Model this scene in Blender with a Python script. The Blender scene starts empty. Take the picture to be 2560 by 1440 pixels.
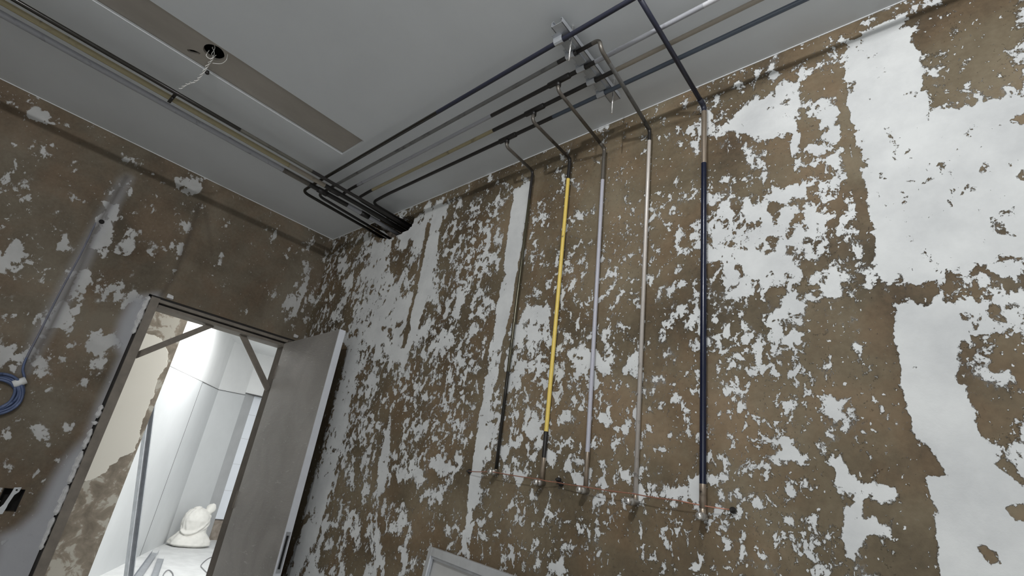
import bpy, bmesh, math, random
import numpy as np
from mathutils import Vector, Matrix, noise as mnoise

C = bpy.context.scene.collection
SC = bpy.context.scene
random.seed(7)

# ------------------------------------------------------------------ camera, world, light, exposure
CEIL = 2.97
cam_data = bpy.data.cameras.new('camera')
cam_data.sensor_width = 36.0
cam_data.lens = 36.0 * 1288.557 / 2560.0
cam_data.clip_start = 0.02
cam = bpy.data.objects.new('camera', cam_data)
C.objects.link(cam)
RT = ((0.74675486, -0.15811267, -0.64603216),
      (0.65206384, 0.3654113, 0.66429461),
      (0.13103406, -0.91731945, 0.37597222))
m = Matrix.Identity(4)
for i in range(3):
    m[i][0] = RT[i][0]; m[i][1] = -RT[i][1]; m[i][2] = -RT[i][2]
m[0][3], m[1][3], m[2][3] = 3.519, -1.595, 1.324
cam.matrix_world = m
SC.camera = cam

world = bpy.data.worlds.new('world'); SC.world = world
world.use_nodes = True
world.node_tree.nodes['Background'].inputs[0].default_value = (0.02, 0.02, 0.022, 1)
world.node_tree.nodes['Background'].inputs[1].default_value = 0.3

def area(name, loc, rot, sx, sy, watts, col):
    d = bpy.data.lights.new(name, 'AREA'); d.shape = 'RECTANGLE'; d.size = sx; d.size_y = sy
    d.energy = watts; d.color = col
    o = bpy.data.objects.new(name, d); C.objects.link(o); o.location = loc; o.rotation_euler = rot
    return o
def bulb(name, loc, r, watts, col):
    d = bpy.data.lights.new(name, 'POINT'); d.shadow_soft_size = r; d.energy = watts; d.color = col
    o = bpy.data.objects.new(name, d); C.objects.link(o); o.location = loc
bulb('ceiling_lamp_light_near', (3.36, -1.15, 2.945), 0.025, 16, (0.985, 0.99, 1.0))
bulb('ceiling_lamp_light', (3.36, -2.3, 2.945), 0.025, 82, (0.985, 0.99, 1.0))
area('added_fill_light', (4.75, -3.98, 1.55), (math.radians(90), 0, 0), 2.6, 1.3, 36, (0.95, 0.98, 1.0))  # added fill light; no window is seen behind the camera
area('corridor_lamp_light', (-3.9, 0.95, 3.2), (0, 0, 0), 0.6, 0.6, 58, (1.0, 1.0, 0.99))
area('corridor_lamp_light_door', (-0.75, 0.9, 3.2), (0, 0, 0), 0.5, 0.5, 82, (1.0, 0.99, 0.96))
SC.view_settings.view_transform = 'Standard'
SC.view_settings.look = 'None'
SC.view_settings.gamma = 1.0
SC.view_settings.use_curve_mapping = False
SC.view_settings.exposure = 0.0

# ------------------------------------------------------------------ node helpers
def mat(name):
    M = bpy.data.materials.new(name); M.use_nodes = True
    nt = M.node_tree
    b = nt.nodes['Principled BSDF']
    return M, nt, b
def N(nt, t, **kw):
    n = nt.nodes.new(t)
    for k, v in kw.items():
        if k.startswith('i_'):
            n.inputs[int(k[2:])].default_value = v
        else:
            setattr(n, k, v)
    return n
def L(nt, a, b): nt.links.new(a, b)
def ramp(nt, src, stops, interp='LINEAR'):
    r = nt.nodes.new('ShaderNodeValToRGB'); r.color_ramp.interpolation = interp
    el = r.color_ramp.elements
    while len(el) > 1: el.remove(el[-1])
    el[0].position = stops[0][0]; el[0].color = (*stops[0][1], 1)
    for p, c in stops[1:]:
        e = el.new(p); e.color = (*c, 1)
    L(nt, src, r.inputs[0]); return r.outputs[0]
def mth(nt, op, a, b=None, c=None):
    n = nt.nodes.new('ShaderNodeMath'); n.operation = op
    for i, v in enumerate((a, b, c)):
        if v is None: continue
        if isinstance(v, (int, float)): n.inputs[i].default_value = v
        else: L(nt, v, n.inputs[i])
    return n.outputs[0]
def mixc(nt, fac, a, b):
    n = nt.nodes.new('ShaderNodeMix'); n.data_type = 'RGBA'
    for sock, v in ((n.inputs[0], fac), (n.inputs[6], a), (n.inputs[7], b)):
        if isinstance(v, tuple): sock.default_value = (*v, 1)
        elif isinstance(v, (int, float)): sock.default_value = v
        else: L(nt, v, sock)
    return n.outputs[2]
def coord(nt, scale=(1, 1, 1)):
    t = nt.nodes.new('ShaderNodeTexCoord'); mp = nt.nodes.new('ShaderNodeMapping')
    mp.inputs['Scale'].default_value = scale
    L(nt, t.outputs['Object'], mp.inputs[0]); return mp.outputs[0]
def noise(nt, vec, scale, detail=4, rough=0.5, dist=0.0):
    n = nt.nodes.new('ShaderNodeTexNoise')
    n.inputs['Scale'].default_value = scale; n.inputs['Detail'].default_value = detail
    n.inputs['Roughness'].default_value = rough; n.inputs['Distortion'].default_value = dist
    L(nt, vec, n.inputs['Vector']); return n.outputs[0]
def attr(nt, name):
    a = nt.nodes.new('ShaderNodeAttribute'); a.attribute_name = name; return a.outputs['Fac']
def sstep(nt, v, a, b, lo=0.0, hi=1.0):
    n = nt.nodes.new('ShaderNodeMapRange'); n.interpolation_type = 'SMOOTHSTEP'
    L(nt, v, n.inputs[0])
    for i, x in enumerate((a, b, lo, hi)): n.inputs[i + 1].default_value = x
    return n.outputs[0]

def simple(name, col, rough=0.5, metal=0.0, var=0.15, scale=20, bump=0.0, spec=0.5, stretch=(1, 1, 1)):
    M, nt, b = mat(name)
    v = coord(nt, stretch); n = noise(nt, v, scale, 5, 0.6)
    lo = tuple(c * (1 - var) for c in col); hi = tuple(min(1, c * (1 + var)) for c in col)
    L(nt, ramp(nt, n, [(0.3, lo), (0.7, hi)]), b.inputs['Base Color'])
    b.inputs['Roughness'].default_value = rough; b.inputs['Metallic'].default_value = metal
    b.inputs['Specular IOR Level'].default_value = spec
    if bump:
        bp = N(nt, 'ShaderNodeBump'); bp.inputs['Strength'].default_value = bump; bp.inputs['Distance'].default_value = 0.01
        L(nt, n, bp.inputs['Height']); L(nt, bp.outputs[0], b.inputs['Normal'])
    return M
def pipe_mat(name, col, rough=0.4, metal=0.0, soot=0.3, sootcol=(0.02, 0.018, 0.016), scale=14):
    M, nt, b = mat(name)
    v = coord(nt); n = noise(nt, v, scale, 6, 0.65, 0.4); f = noise(nt, v, scale * 6, 4, 0.6)
    k = sstep(nt, n, 0.62 - soot * 0.35, 0.75, 0, 0.9)
    c1 = mixc(nt, mth(nt, 'MULTIPLY', f, 0.35), col, tuple(x * 0.55 for x in col))
    L(nt, mixc(nt, k, c1, sootcol), b.inputs['Base Color'])
    L(nt, mth(nt, 'ADD', mth(nt, 'MULTIPLY', n, 0.25), rough - 0.1), b.inputs['Roughness'])
    b.inputs['Metallic'].default_value = metal
    return M

def wall_mat(name, cover='cover', stretch=(1, 1, 0.8), browns=((0.075, 0.058, 0.040), (0.143, 0.112, 0.077), (0.205, 0.166, 0.120)),
             paint=((0.52, 0.53, 0.53), (0.66, 0.67, 0.66)), skim=(0.30, 0.31, 0.33), soft=0.16, smear=0.25, bump=0.75, scale=8.5, shift=-0.25, specks=-1.55, fines=(0.22, 0.45), rough=0.66):
    """Stripped plaster: brown render with islands of old paint left on it, the amount of paint led by the wall's own 'cover' attribute."""
    M, nt, b = mat(name)
    v = coord(nt, stretch); v0 = coord(nt)
    big = noise(nt, v, scale, 9, rough, 0.15)
    fine = noise(nt, v, scale * 3.2, 7, rough, 0.3)
    reg = sstep(nt, noise(nt, v0, 1.6, 2, 0.5), 0.42, 0.58)          # some areas break up finer than others
    wf = mth(nt, 'ADD', mth(nt, 'MULTIPLY', reg, fines[1]), fines[0])
    nb = mth(nt, 'MULTIPLY', mth(nt, 'SUBTRACT', big, 0.5), 1 / 0.064)
    nf = mth(nt, 'MULTIPLY', mth(nt, 'SUBTRACT', fine, 0.5), 1 / 0.054)
    mixn = mth(nt, 'ADD', mth(nt, 'MULTIPLY', nb, mth(nt, 'SUBTRACT', 1.0, wf)), mth(nt, 'MULTIPLY', nf, wf))
    val = mth(nt, 'ADD', mth(nt, 'MULTIPLY', mixn, 1.25), mth(nt, 'ADD', attr(nt, cover), shift))
    mask = sstep(nt, val, -soft, soft)
    spk = noise(nt, v, scale * 9.5, 4, 0.55, 0.2)                       # loose crumbs of paint between the islands
    spv = mth(nt, 'ADD', mth(nt, 'MULTIPLY', mth(nt, 'SUBTRACT', spk, 0.5), 1 / 0.07), mth(nt, 'ADD', mth(nt, 'MULTIPLY', val, 0.35), specks))
    mask = mth(nt, 'MAXIMUM', mask, sstep(nt, spv, 0.0, 0.25))
    val = mth(nt, 'MAXIMUM', val, mth(nt, 'MINIMUM', spv, 0.2))
    tone = noise(nt, v0, 2.2, 5, 0.6, 0.3); tone2 = noise(nt, v0, 60, 4, 0.65)
    tt = mth(nt, 'ADD', mth(nt, 'MULTIPLY', tone, 0.8), mth(nt, 'MULTIPLY', tone2, 0.2))
    br = ramp(nt, tt, [(0.36, browns[0]), (0.5, browns[1]), (0.64, browns[2])])
    rust = sstep(nt, noise(nt, v0, 3.3, 5, 0.62, 0.4), 0.40, 0.66)         # the render itself varies from olive grey to rusty brown
    hue = mixc(nt, rust, (0.98, 1.0, 0.93), (1.07, 0.97, 0.84))
    mx = nt.nodes.new('ShaderNodeMix'); mx.data_type = 'RGBA'; mx.blend_type = 'MULTIPLY'; mx.inputs[0].default_value = 1.0
    L(nt, br, mx.inputs[6]); L(nt, hue, mx.inputs[7]); br = mx.outputs[2]
    pt = noise(nt, v0, 5.0, 5, 0.6)
    pc = ramp(nt, pt, [(0.3, paint[0]), (0.62, paint[1])])
    sm = mth(nt, 'MULTIPLY', sstep(nt, mth(nt, 'ADD', val, mth(nt, 'MULTIPLY', mth(nt, 'SUBTRACT', noise(nt, v0, 9, 5, 0.6), 0.5), 3.0)), -0.5, 0.6), smear)
    base = mixc(nt, sm, br, paint[0])
    base = mixc(nt, mask, base, pc)
    base = mixc(nt, attr(nt, 'skim'), base, mixc(nt, pt, skim, tuple(c * 1.25 for c in skim)))
    gr = mth(nt, 'MULTIPLY', attr(nt, 'groove'), 0.85)
    base = mixc(nt, gr, base, tuple(c * 0.8 for c in browns[0]))
    L(nt, base, b.inputs['Base Color'])
    b.inputs['Roughness'].default_value = 0.75
    b.inputs['Specular IOR Level'].default_value = 0.25
    h = mth(nt, 'ADD', sstep(nt, val, -0.35, 0.2), mth(nt, 'MULTIPLY', tone2, 0.18))
    bp = N(nt, 'ShaderNodeBump'); bp.inputs['Strength'].default_value = bump; bp.inputs['Distance'].default_value = 0.007
    L(nt, h, bp.inputs['Height']); L(nt, bp.outputs[0], b.inputs['Normal'])
    return M

# ------------------------------------------------------------------ geometry helpers
def link(name, me, material=None, parent=None, smooth=False):
    o = bpy.data.objects.new(name, me); C.objects.link(o)
    if material is not None:
        for mm in (material if isinstance(material, (list, tuple)) else [material]): me.materials.append(mm)
    if parent is not None: o.parent = parent
    if smooth: me.polygons.foreach_set('use_smooth', [True] * len(me.polygons))
    return o
def fin(name, bm, material, parent=None, smooth=False, bevel=0.0):
    me = bpy.data.meshes.new(name)
    bmesh.ops.recalc_face_normals(bm, faces=bm.faces)
    bm.to_mesh(me); bm.free()
    o = link(name, me, material, parent, smooth)
    if bevel:
        md = o.modifiers.new('bevel', 'BEVEL'); md.width = bevel; md.segments = 2; md.limit_method = 'ANGLE'
    return o
def add_box(bm, lo, hi, M=None):
    vs = []
    for z in (lo[2], hi[2]):
        for x, y in ((lo[0], lo[1]), (hi[0], lo[1]), (hi[0], hi[1]), (lo[0], hi[1])):
            p = Vector((x, y, z)); vs.append(bm.verts.new(M @ p if M else p))
    for f in ((0, 3, 2, 1), (4, 5, 6, 7), (0, 1, 5, 4), (1, 2, 6, 5), (2, 3, 7, 6), (3, 0, 4, 7)):
        bm.faces.new([vs[i] for i in f])
def box(name, lo, hi, material, parent=None, bevel=0.0, M=None):
    bm = bmesh.new(); add_box(bm, lo, hi, M); return fin(name, bm, material, parent, bevel=bevel)
def bar_matrix(a, b, up=(0, 0, 1)):
    a = Vector(a); b = Vector(b); x = (b - a).normalized(); up = Vector(up)
    y = up.cross(x).normalized(); z = x.cross(y)
    M = Matrix((x, y, z)).transposed().to_4x4(); M.translation = a
    return M, (b - a).length
def bar(bm, a, b, w, h, up=(0, 0, 1)):
    M, l = bar_matrix(a, b, up); add_box(bm, (0, -w / 2, -h / 2), (l, w / 2, h / 2), M)
def fillet(pts, rad, seg=7):
    pts = [Vector(p) for p in pts]; out = [pts[0]]
    for i in range(1, len(pts) - 1):
        p, a, b = pts[i], pts[i - 1], pts[i + 1]
        r = rad[i - 1] if isinstance(rad, (list, tuple)) else rad
        da = (a - p); db = (b - p); r = min(r, da.length * 0.48, db.length * 0.48)
        s = p + da.normalized() * r; e = p + db.normalized() * r
        for k in range(seg + 1):
            t = k / seg
            out.append(s * (1 - t) ** 2 + p * 2 * t * (1 - t) + e * t * t)
    out.append(pts[-1]); return out
def add_tube(bm, pts, r, n=14, zones=None, cap=True):
    """zones: [(arc length at which the zone ends, material index)]"""
    pts = [Vector(p) for p in pts]
    ln = [0.0]
    for a, b in zip(pts[:-1], pts[1:]): ln.append(ln[-1] + (b - a).length)
    if zones:                                                    # cut rings exactly where the colour changes
        np_, nl = [pts[0]], [0.0]
        cuts = [z[0] for z in zones[:-1]]
        for i in range(1, len(pts)):
            for c in cuts:
                if ln[i - 1] + 1e-4 < c < ln[i] - 1e-4:
                    t = (c - ln[i - 1]) / (ln[i] - ln[i - 1]); np_.append(pts[i - 1].lerp(pts[i], t)); nl.append(c)
            np_.append(pts[i]); nl.append(ln[i])
        pts, ln = np_, nl
    t0 = (pts[1] - pts[0]).normalized()
    u = t0.orthogonal().normalized(); rings = []; prev = t0
    for i, p in enumerate(pts):
        if i == 0: t = t0
        elif i == len(pts) - 1: t = (pts[-1] - pts[-2]).normalized()
        else: t = ((pts[i] - pts[i - 1]).normalized() + (pts[i + 1] - pts[i]).normalized()).normalized()
        q = prev.rotation_difference(t); u = q @ u; prev = t; w = t.cross(u)
        rr = r(ln[i]) if callable(r) else r
        rings.append([bm.verts.new(p + (u * math.cos(a) + w * math.sin(a)) * rr) for a in [2 * math.pi * k / n for k in range(n)]])
    for i in range(len(rings) - 1):
        mi = 0
        if zones:
            mid = (ln[i] + ln[i + 1]) / 2
            mi = next((z[1] for z in zones if mid < z[0]), zones[-1][1])
        for k in range(n):
            f = bm.faces.new((rings[i][k], rings[i][(k + 1) % n], rings[i + 1][(k + 1) % n], rings[i + 1][k])); f.material_index = mi; f.smooth = True
    if cap:
        f = bm.faces.new(rings[0][::-1]); f.material_index = zones[0][1] if zones else 0
        f = bm.faces.new(rings[-1]); f.material_index = zones[-1][1] if zones else 0
def tube(name, pts, r, material, parent=None, n=14, zones=None, cap=True):
    bm = bmesh.new(); add_tube(bm, pts, r, n, zones, cap)
    return fin(name, bm, material, parent)
def lathe(bm, prof, M, n=18, cap=True):
    """prof: [(distance along local z, radius)]"""
    rings = [[bm.verts.new(M @ Vector((math.cos(2 * math.pi * k / n) * r, math.sin(2 * math.pi * k / n) * r, z))) for k in range(n)] for z, r in prof]
    for a, b in zip(rings[:-1], rings[1:]):
        for k in range(n):
            f = bm.faces.new((a[k], a[(k + 1) % n], b[(k + 1) % n], b[k])); f.smooth = True
    if cap: bm.faces.new(rings[0][::-1]); bm.faces.new(rings[-1])
def aim(p, d):
    M = Vector((0, 0, 1)).rotation_difference(Vector(d).normalized()).to_matrix().to_4x4(); M.translation = Vector(p); return M
def tag(o, label, cat, group=None):
    o['label'] = label; o['category'] = cat
    if group: o['group'] = group
    return o
def thing(name, label, cat, loc=(0, 0, 0), group=None):
    o = bpy.data.objects.new(name, None); C.objects.link(o); o.location = loc; o.empty_display_size = 0.1
    return tag(o, label, cat, group)
def under(o, root):
    """parent o (built in world coordinates) to root without moving it"""
    o.parent = root; o.matrix_parent_inverse = Matrix.Translation(-Vector(root.location)); return o
def struct(o): o['kind'] = 'structure'; return o
def stuff(o): o['kind'] = 'stuff'; return o

# ------------------------------------------------------------------ the wear on the two stripped walls, door shade in one patch (metres on the wall)
MAIN_COVER=['747474747575767570655952505050504744414141403734302523273030282316111315253629273020348985858585858585', '707070707171716965615753514948474544434445464239342826282927242020171421242834364625248385858585858585', '666666666667666563615956524946454545464749494847423736363533272027272141433935294942148590908988868585', '626262626262636465656460555148484848484748484950494845434138302127261912213140383027218385848585868788', '585858585859626467706661565150505049484746474952566055504131252124221511222628301914378872666870727476', '545454545458616468696459545049484747484847464447515348444139373325222120302923262228519460505050505050', '515151505357616569666257525048474546474947444145495045424447484427242727323533303339608853424241414040', '474747475053565961595856555250474545444443434450555448454851565130282929313946333128558354404041434649', '434343454749515354555658585450464544434344454956656051474646484436292325344447382212447972576062656871', '404040424345474953586369686665636057535150495566766554474239373534272327354141403218507986747578818589', '363637394142445057657481818080787367605754516069725945393531262321232529415252545647798789878991939496', '333335363840435364758689888785797162555453546065624935322925211917202329526763726346829192949596979798', '303234363840485869809089878684766656515254576166594327252422201816182026516971846547759596979798989897', '313335373943536374858988878579706153535455596571573620222423222018171723466264656046699798969898969390', '323436384047576777868481787569625754545555606774553525272826252118161721385157525141629898929592898172', '333537394251596775797572686561585654524945546571533630303025181614141618283550444950659783608281736455', '343638404552596672706763615857555350453837496567493128313121121213131317192957525454539567345866584939', '353739414753586366636159585655535144362835506358412326312717111314111219243566625846379673223852433430', '363739424751555959585756565452514841352838506049331922231812111312101423284071725733339773202339303030', '353637414548525554535353525150504640353040465036241717141110101008091422294568553214246860200530303030', '333336394245484948484848484848504539302732353324171413111110090708101419283644291611134240160229303030', '313134374042434343434344444645423427212022221916141211101010090809101316212425191210101923180424303030'] # 0.08 m cells from x=0, z=1.25
MAIN_PATCHES=[(0.985, [(3.373, 2.882), (3.465, 2.913), (3.535, 2.919), (3.528, 2.785), (3.535, 2.666), (3.536, 2.535), (3.552, 2.505), (3.621, 2.497), (3.684, 2.483), (3.71, 2.364), (3.737, 2.352), (3.676, 2.014), (3.566, 2.039), (3.464, 1.991), (3.396, 1.989), (3.372, 2.014), (3.365, 2.109), (3.365, 2.213), (3.362, 2.31), (3.357, 2.354), (3.366, 2.395), (3.356, 2.52), (3.343, 2.671)]), (0.985, [(3.379, 1.902), (3.43, 1.918), (3.509, 1.917), (3.495, 1.794), (3.481, 1.725), (3.503, 1.677), (3.5, 1.613), (3.514, 1.535), (3.554, 1.472), (3.577, 1.467), (3.546, 1.292), (3.394, 1.262), (3.392, 1.292), (3.388, 1.38), (3.388, 1.456), (3.385, 1.554), (3.379, 1.699)]), (0.04, [(3.313, 1.982), (3.359, 1.975), (3.374, 1.891), (3.372, 1.804), (3.374, 1.699), (3.382, 1.554), (3.386, 1.456), (3.387, 1.292), (3.388, 1.253), (3.363, 1.248), (3.361, 1.303), (3.353, 1.418), (3.347, 1.581), (3.33, 1.721), (3.308, 1.842)]), (0.04, [(3.339, 2.795), (3.343, 2.671), (3.352, 2.521), (3.355, 2.384), (3.359, 2.304), (3.361, 2.214), (3.358, 2.085), (3.344, 2.075), (3.335, 2.194), (3.326, 2.322), (3.32, 2.427), (3.317, 2.601)]), (0.12, [(3.556, 2.886), (3.666, 2.911), (3.76, 2.84), (3.736, 2.699), (3.693, 2.689), (3.652, 2.586), (3.614, 2.562), (3.557, 2.607), (3.544, 2.775)]), (0.05, [(3.51, 1.714), (3.552, 1.685), (3.615, 1.675), (3.61, 1.647), (3.548, 1.638), (3.538, 1.578), (3.516, 1.567), (3.501, 1.622)]), (0.12, [(3.562, 1.828), (3.639, 1.81), (3.625, 1.732), (3.555, 1.741), (3.555, 1.789)]), (0.06, [(3.525, 1.561), (3.582, 1.494), (3.579, 1.474), (3.514, 1.535)]), (0.05, [(3.543, 2.531), (3.569, 2.563), (3.583, 2.541), (3.555, 2.521)]), (0.05, [(3.386, 1.554), (3.408, 1.551), (3.42, 1.529), (3.456, 1.488), (3.449, 1.483), (3.419, 1.498), (3.391, 1.509)]), (0.05, [(3.522, 1.445), (3.552, 1.458), (3.553, 1.433), (3.53, 1.422)]), (0.05, [(3.471, 1.368), (3.49, 1.348), (3.481, 1.331), (3.471, 1.337)]), (0.93, [(0.624, 2.782), (0.871, 2.78), (1.028, 2.869), (1.176, 2.898), (1.184, 2.783), (1.183, 2.567), (1.194, 2.36), (1.218, 2.069), (1.202, 2.02), (0.866, 2.08), (0.722, 2.094), (0.683, 2.256), (0.657, 2.509)]), (0.5, [(0.812, 2.766), (1.052, 2.734), (1.173, 2.622), (1.202, 2.333), (1.062, 2.357), (0.903, 2.518)]), (0.97, [(0.623, 2.103), (0.768, 2.089), (0.813, 1.889), (0.815, 1.724), (0.842, 1.611), (0.835, 1.502), (0.84, 1.313), (0.818, 1.17), (0.802, 1.089), (0.829, 0.941), (0.828, 0.831), (0.856, 0.748), (0.605, 0.698), (0.66, 0.973), (0.698, 1.177), (0.684, 1.409), (0.67, 1.61), (0.655, 1.824)]), (0.985, [(1.233, 2.924), (1.295, 2.913), (1.319, 2.801), (1.33, 2.534), (1.333, 2.288), (1.301, 2.083), (1.255, 1.908), (1.211, 1.933), (1.219, 2.162), (1.223, 2.405), (1.204, 2.669)]), (0.95, [(1.243, 1.696), (1.288, 1.675), (1.293, 1.459), (1.322, 1.276), (1.268, 1.244), (1.228, 1.398), (1.219, 1.554)]), (0.985, [(1.883, 2.794), (1.988, 2.807), (2.001, 2.627), (1.992, 2.474), (1.985, 2.305), (1.988, 2.143), (1.968, 2.01), (1.96, 1.936), (1.908, 1.922), (1.891, 2.097), (1.897, 2.365), (1.891, 2.59)]), (0.96, [(1.9, 1.926), (1.964, 1.899), (1.956, 1.791), (1.93, 1.705), (1.934, 1.569), (1.932, 1.44), (1.932, 1.332), (1.935, 1.228), (1.954, 1.088), (1.915, 1.082), (1.879, 1.221), (1.887, 1.327), (1.881, 1.453), (1.879, 1.602), (1.89, 1.758)]), (0.02, [(0.54, 2.112), (0.622, 2.046), (0.627, 1.881), (0.621, 1.752), (0.631, 1.633), (0.628, 1.587), (0.629, 1.428), (0.626, 1.259), (0.616, 1.046), (0.633, 0.796), (0.508, 0.773), (0.497, 1.248), (0.521, 1.585), (0.535, 1.878)]), (0.03, [(1.215, 2.773), (1.221, 2.557), (1.193, 2.567), (1.186, 2.785)]), (0.03, [(1.221, 2.557), (1.227, 2.352), (1.199, 2.36), (1.193, 2.567)]), (0.03, [(1.227, 2.352), (1.225, 2.159), (1.198, 2.166), (1.199, 2.361)]), (0.03, [(1.225, 2.159), (1.229, 1.998), (1.203, 2.003), (1.198, 2.166)]), (0.03, [(1.877, 2.686), (1.883, 2.5), (1.86, 2.507), (1.853, 2.696)]), (0.03, [(1.883, 2.499), (1.888, 2.302), (1.866, 2.308), (1.86, 2.508)]), (0.03, [(1.888, 2.302), (1.885, 2.157), (1.863, 2.163), (1.866, 2.309)]), (0.02, [(1.877, 2.098), (1.881, 1.999), (1.857, 2.004), (1.852, 2.103)]), (0.02, [(1.881, 1.999), (1.875, 1.904), (1.852, 1.909), (1.857, 2.005)]), (0.02, [(1.875, 1.904), (1.868, 1.83), (1.845, 1.835), (1.852, 1.909)]), (0.03, [(2.02, 2.553), (2.015, 2.424), (1.994, 2.431), (1.998, 2.562)]), (0.03, [(2.015, 2.423), (2.002, 2.259), (1.982, 2.266), (1.994, 2.432)]), (0.03, [(2.002, 2.26), (2.0, 2.101), (1.98, 2.106), (1.982, 2.266)]), (0.03, [(2.0, 2.1), (1.98, 1.97), (1.96, 1.975), (1.98, 2.107)]), (0.03, [(1.98, 1.971), (1.985, 1.789), (1.966, 1.792), (1.96, 1.974)]), (0.1, [(1.221, 1.8), (1.208, 1.551), (1.176, 1.555), (1.188, 1.806)]), (0.1, [(1.208, 1.552), (1.227, 1.284), (1.196, 1.284), (1.176, 1.554)]), (0.1, [(1.227, 1.284), (1.258, 1.006), (1.229, 1.004), (1.196, 1.284)]), (0.1, [(1.258, 1.007), (1.276, 0.895), (1.248, 0.891), (1.229, 1.004)]), (0.05, [(1.867, 1.831), (1.879, 1.601), (1.859, 1.602), (1.846, 1.834)]), (0.05, [(1.879, 1.601), (1.882, 1.326), (1.863, 1.326), (1.859, 1.603)]), (0.05, [(1.882, 1.326), (1.906, 1.08), (1.889, 1.078), (1.863, 1.326)]), (0.88, [(2.986, 2.758), (3.087, 2.784), (3.171, 2.834), (3.231, 2.774), (3.21, 2.652), (3.267, 2.693), (3.318, 2.668), (3.315, 2.538), (3.301, 2.42), (3.262, 2.419), (3.203, 2.554), (3.157, 2.607), (3.079, 2.607), (3.012, 2.671)]), (0.04, [(3.197, 2.641), (3.273, 2.614), (3.253, 2.557), (3.21, 2.515)]), (0.06, [(3.105, 2.596), (3.173, 2.566), (3.177, 2.45), (3.191, 2.383), (3.131, 2.387), (3.098, 2.463)]), (0.9, [(2.97, 2.216), (3.04, 2.338), (3.106, 2.388), (3.203, 2.386), (3.228, 2.281), (3.253, 2.162), (3.242, 2.11), (3.159, 2.101), (3.1, 2.058), (3.016, 2.046), (2.993, 2.121)]), (0.03, [(3.082, 2.219), (3.111, 2.211), (3.105, 2.155), (3.079, 2.158)]), (0.03, [(3.155, 2.288), (3.197, 2.287), (3.183, 2.25), (3.158, 2.243)]), (0.03, [(3.087, 2.331), (3.123, 2.328), (3.118, 2.276), (3.1, 2.269)]), (0.9, [(2.934, 2.403), (2.991, 2.377), (2.975, 2.293), (2.949, 2.175), (2.987, 2.108), (2.972, 2.053), (2.917, 2.107), (2.895, 2.172), (2.897, 2.25)]), (0.94, [(3.205, 1.487), (3.253, 1.485), (3.31, 1.471), (3.306, 1.444), (3.255, 1.416), (3.243, 1.387), (3.304, 1.386), (3.305, 1.365), (3.247, 1.348), (3.222, 1.3), (3.208, 1.298), (3.213, 1.384), (3.21, 1.439)]), (0.03, [(3.269, 1.436), (3.305, 1.43), (3.306, 1.404), (3.261, 1.398)]), (0.92, [(2.094, 2.118), (2.208, 2.101), (2.217, 1.948), (2.107, 1.959)]), (0.88, [(2.058, 1.874), (2.184, 1.882), (2.204, 1.814), (2.086, 1.811)]), (0.93, [(2.325, 1.888), (2.428, 1.896), (2.495, 1.828), (2.497, 1.798), (2.39, 1.811)]), (0.88, [(2.445, 1.801), (2.484, 1.754), (2.452, 1.717), (2.431, 1.756)]), (0.9, [(2.16, 1.621), (2.223, 1.637), (2.229, 1.561), (2.151, 1.543)]), (0.9, [(2.259, 1.517), (2.331, 1.506), (2.313, 1.435), (2.275, 1.439)]), (0.93, [(2.793, 1.433), (2.849, 1.443), (2.857, 1.405), (2.818, 1.39), (2.793, 1.405)]), (0.9, [(2.741, 1.435), (2.774, 1.414), (2.768, 1.391), (2.735, 1.405)]), (0.85, [(2.248, 1.175), (2.333, 1.206), (2.321, 1.161), (2.27, 1.146)]), (0.08, [(1.233, 1.676), (1.321, 1.715), (1.37, 1.481), (1.296, 1.459)]), (0.08, [(1.58, 1.258), (1.705, 1.295), (1.836, 1.231), (1.698, 1.137), (1.594, 1.17)])]  # bare strip beside the door leaf also paints in the leaf's shadow
LEFT_COVER=['101010101010101010101010101010101010101010101010101010', '101010101010101010101010101010101010101010101010101010', '101010101010101010101010101010101010101010101010101010', '151414131313121211111110101010101010101010101010101010', '232221202019191818171716161210101010101010101010101010', '302928272626252424232222191110101010101010101010101010', '303030303030303029292827191010101010101010101010101010', '282829293030303030303028151010101010101010101010101010', '262526262728282929303023101010101010101010101010101010', '363431292725252627272819111010101010101010101010101010', '404040383634323028262316121010101010101010101010101010', '404040404040403836343024181310101010101010101010101010', '343638404040404040403936312010101010101010101010101010', '323032343638404040414242392110101010101010101010101010', '373533313133353638424547392415111010101010101010101010', '373938363432303133354147402817100807080809101010101010', '323436393937353329263642362817090503040506070809101010', '283032343638403828243237352718100402020203040506081113', '262728303133353423202331342618100302020202020203081519', '232526272829312922171930302115090402020202020202112028', '212224252627282622162435271613090605040302020204142330', '192021232425262521173036251613100908070604030207172630', '161819212223242420213032241714121010100807060512202930', '161617182021222119212624191815131110090910090916243030', '181615161819201715171818171817131009080809101320263030', '201817161615151211131514172018131008070709101521283030', '161919171411100809101112212518120908060709111520262728', '121518191308070607080915273020120907060708111519232426', '101114161006050505060716323321121007060707101418202123', '101010120805050505050614262620131008070606091215171820'] # 0.08 m cells from y=-2.08, z=0.65
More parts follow.
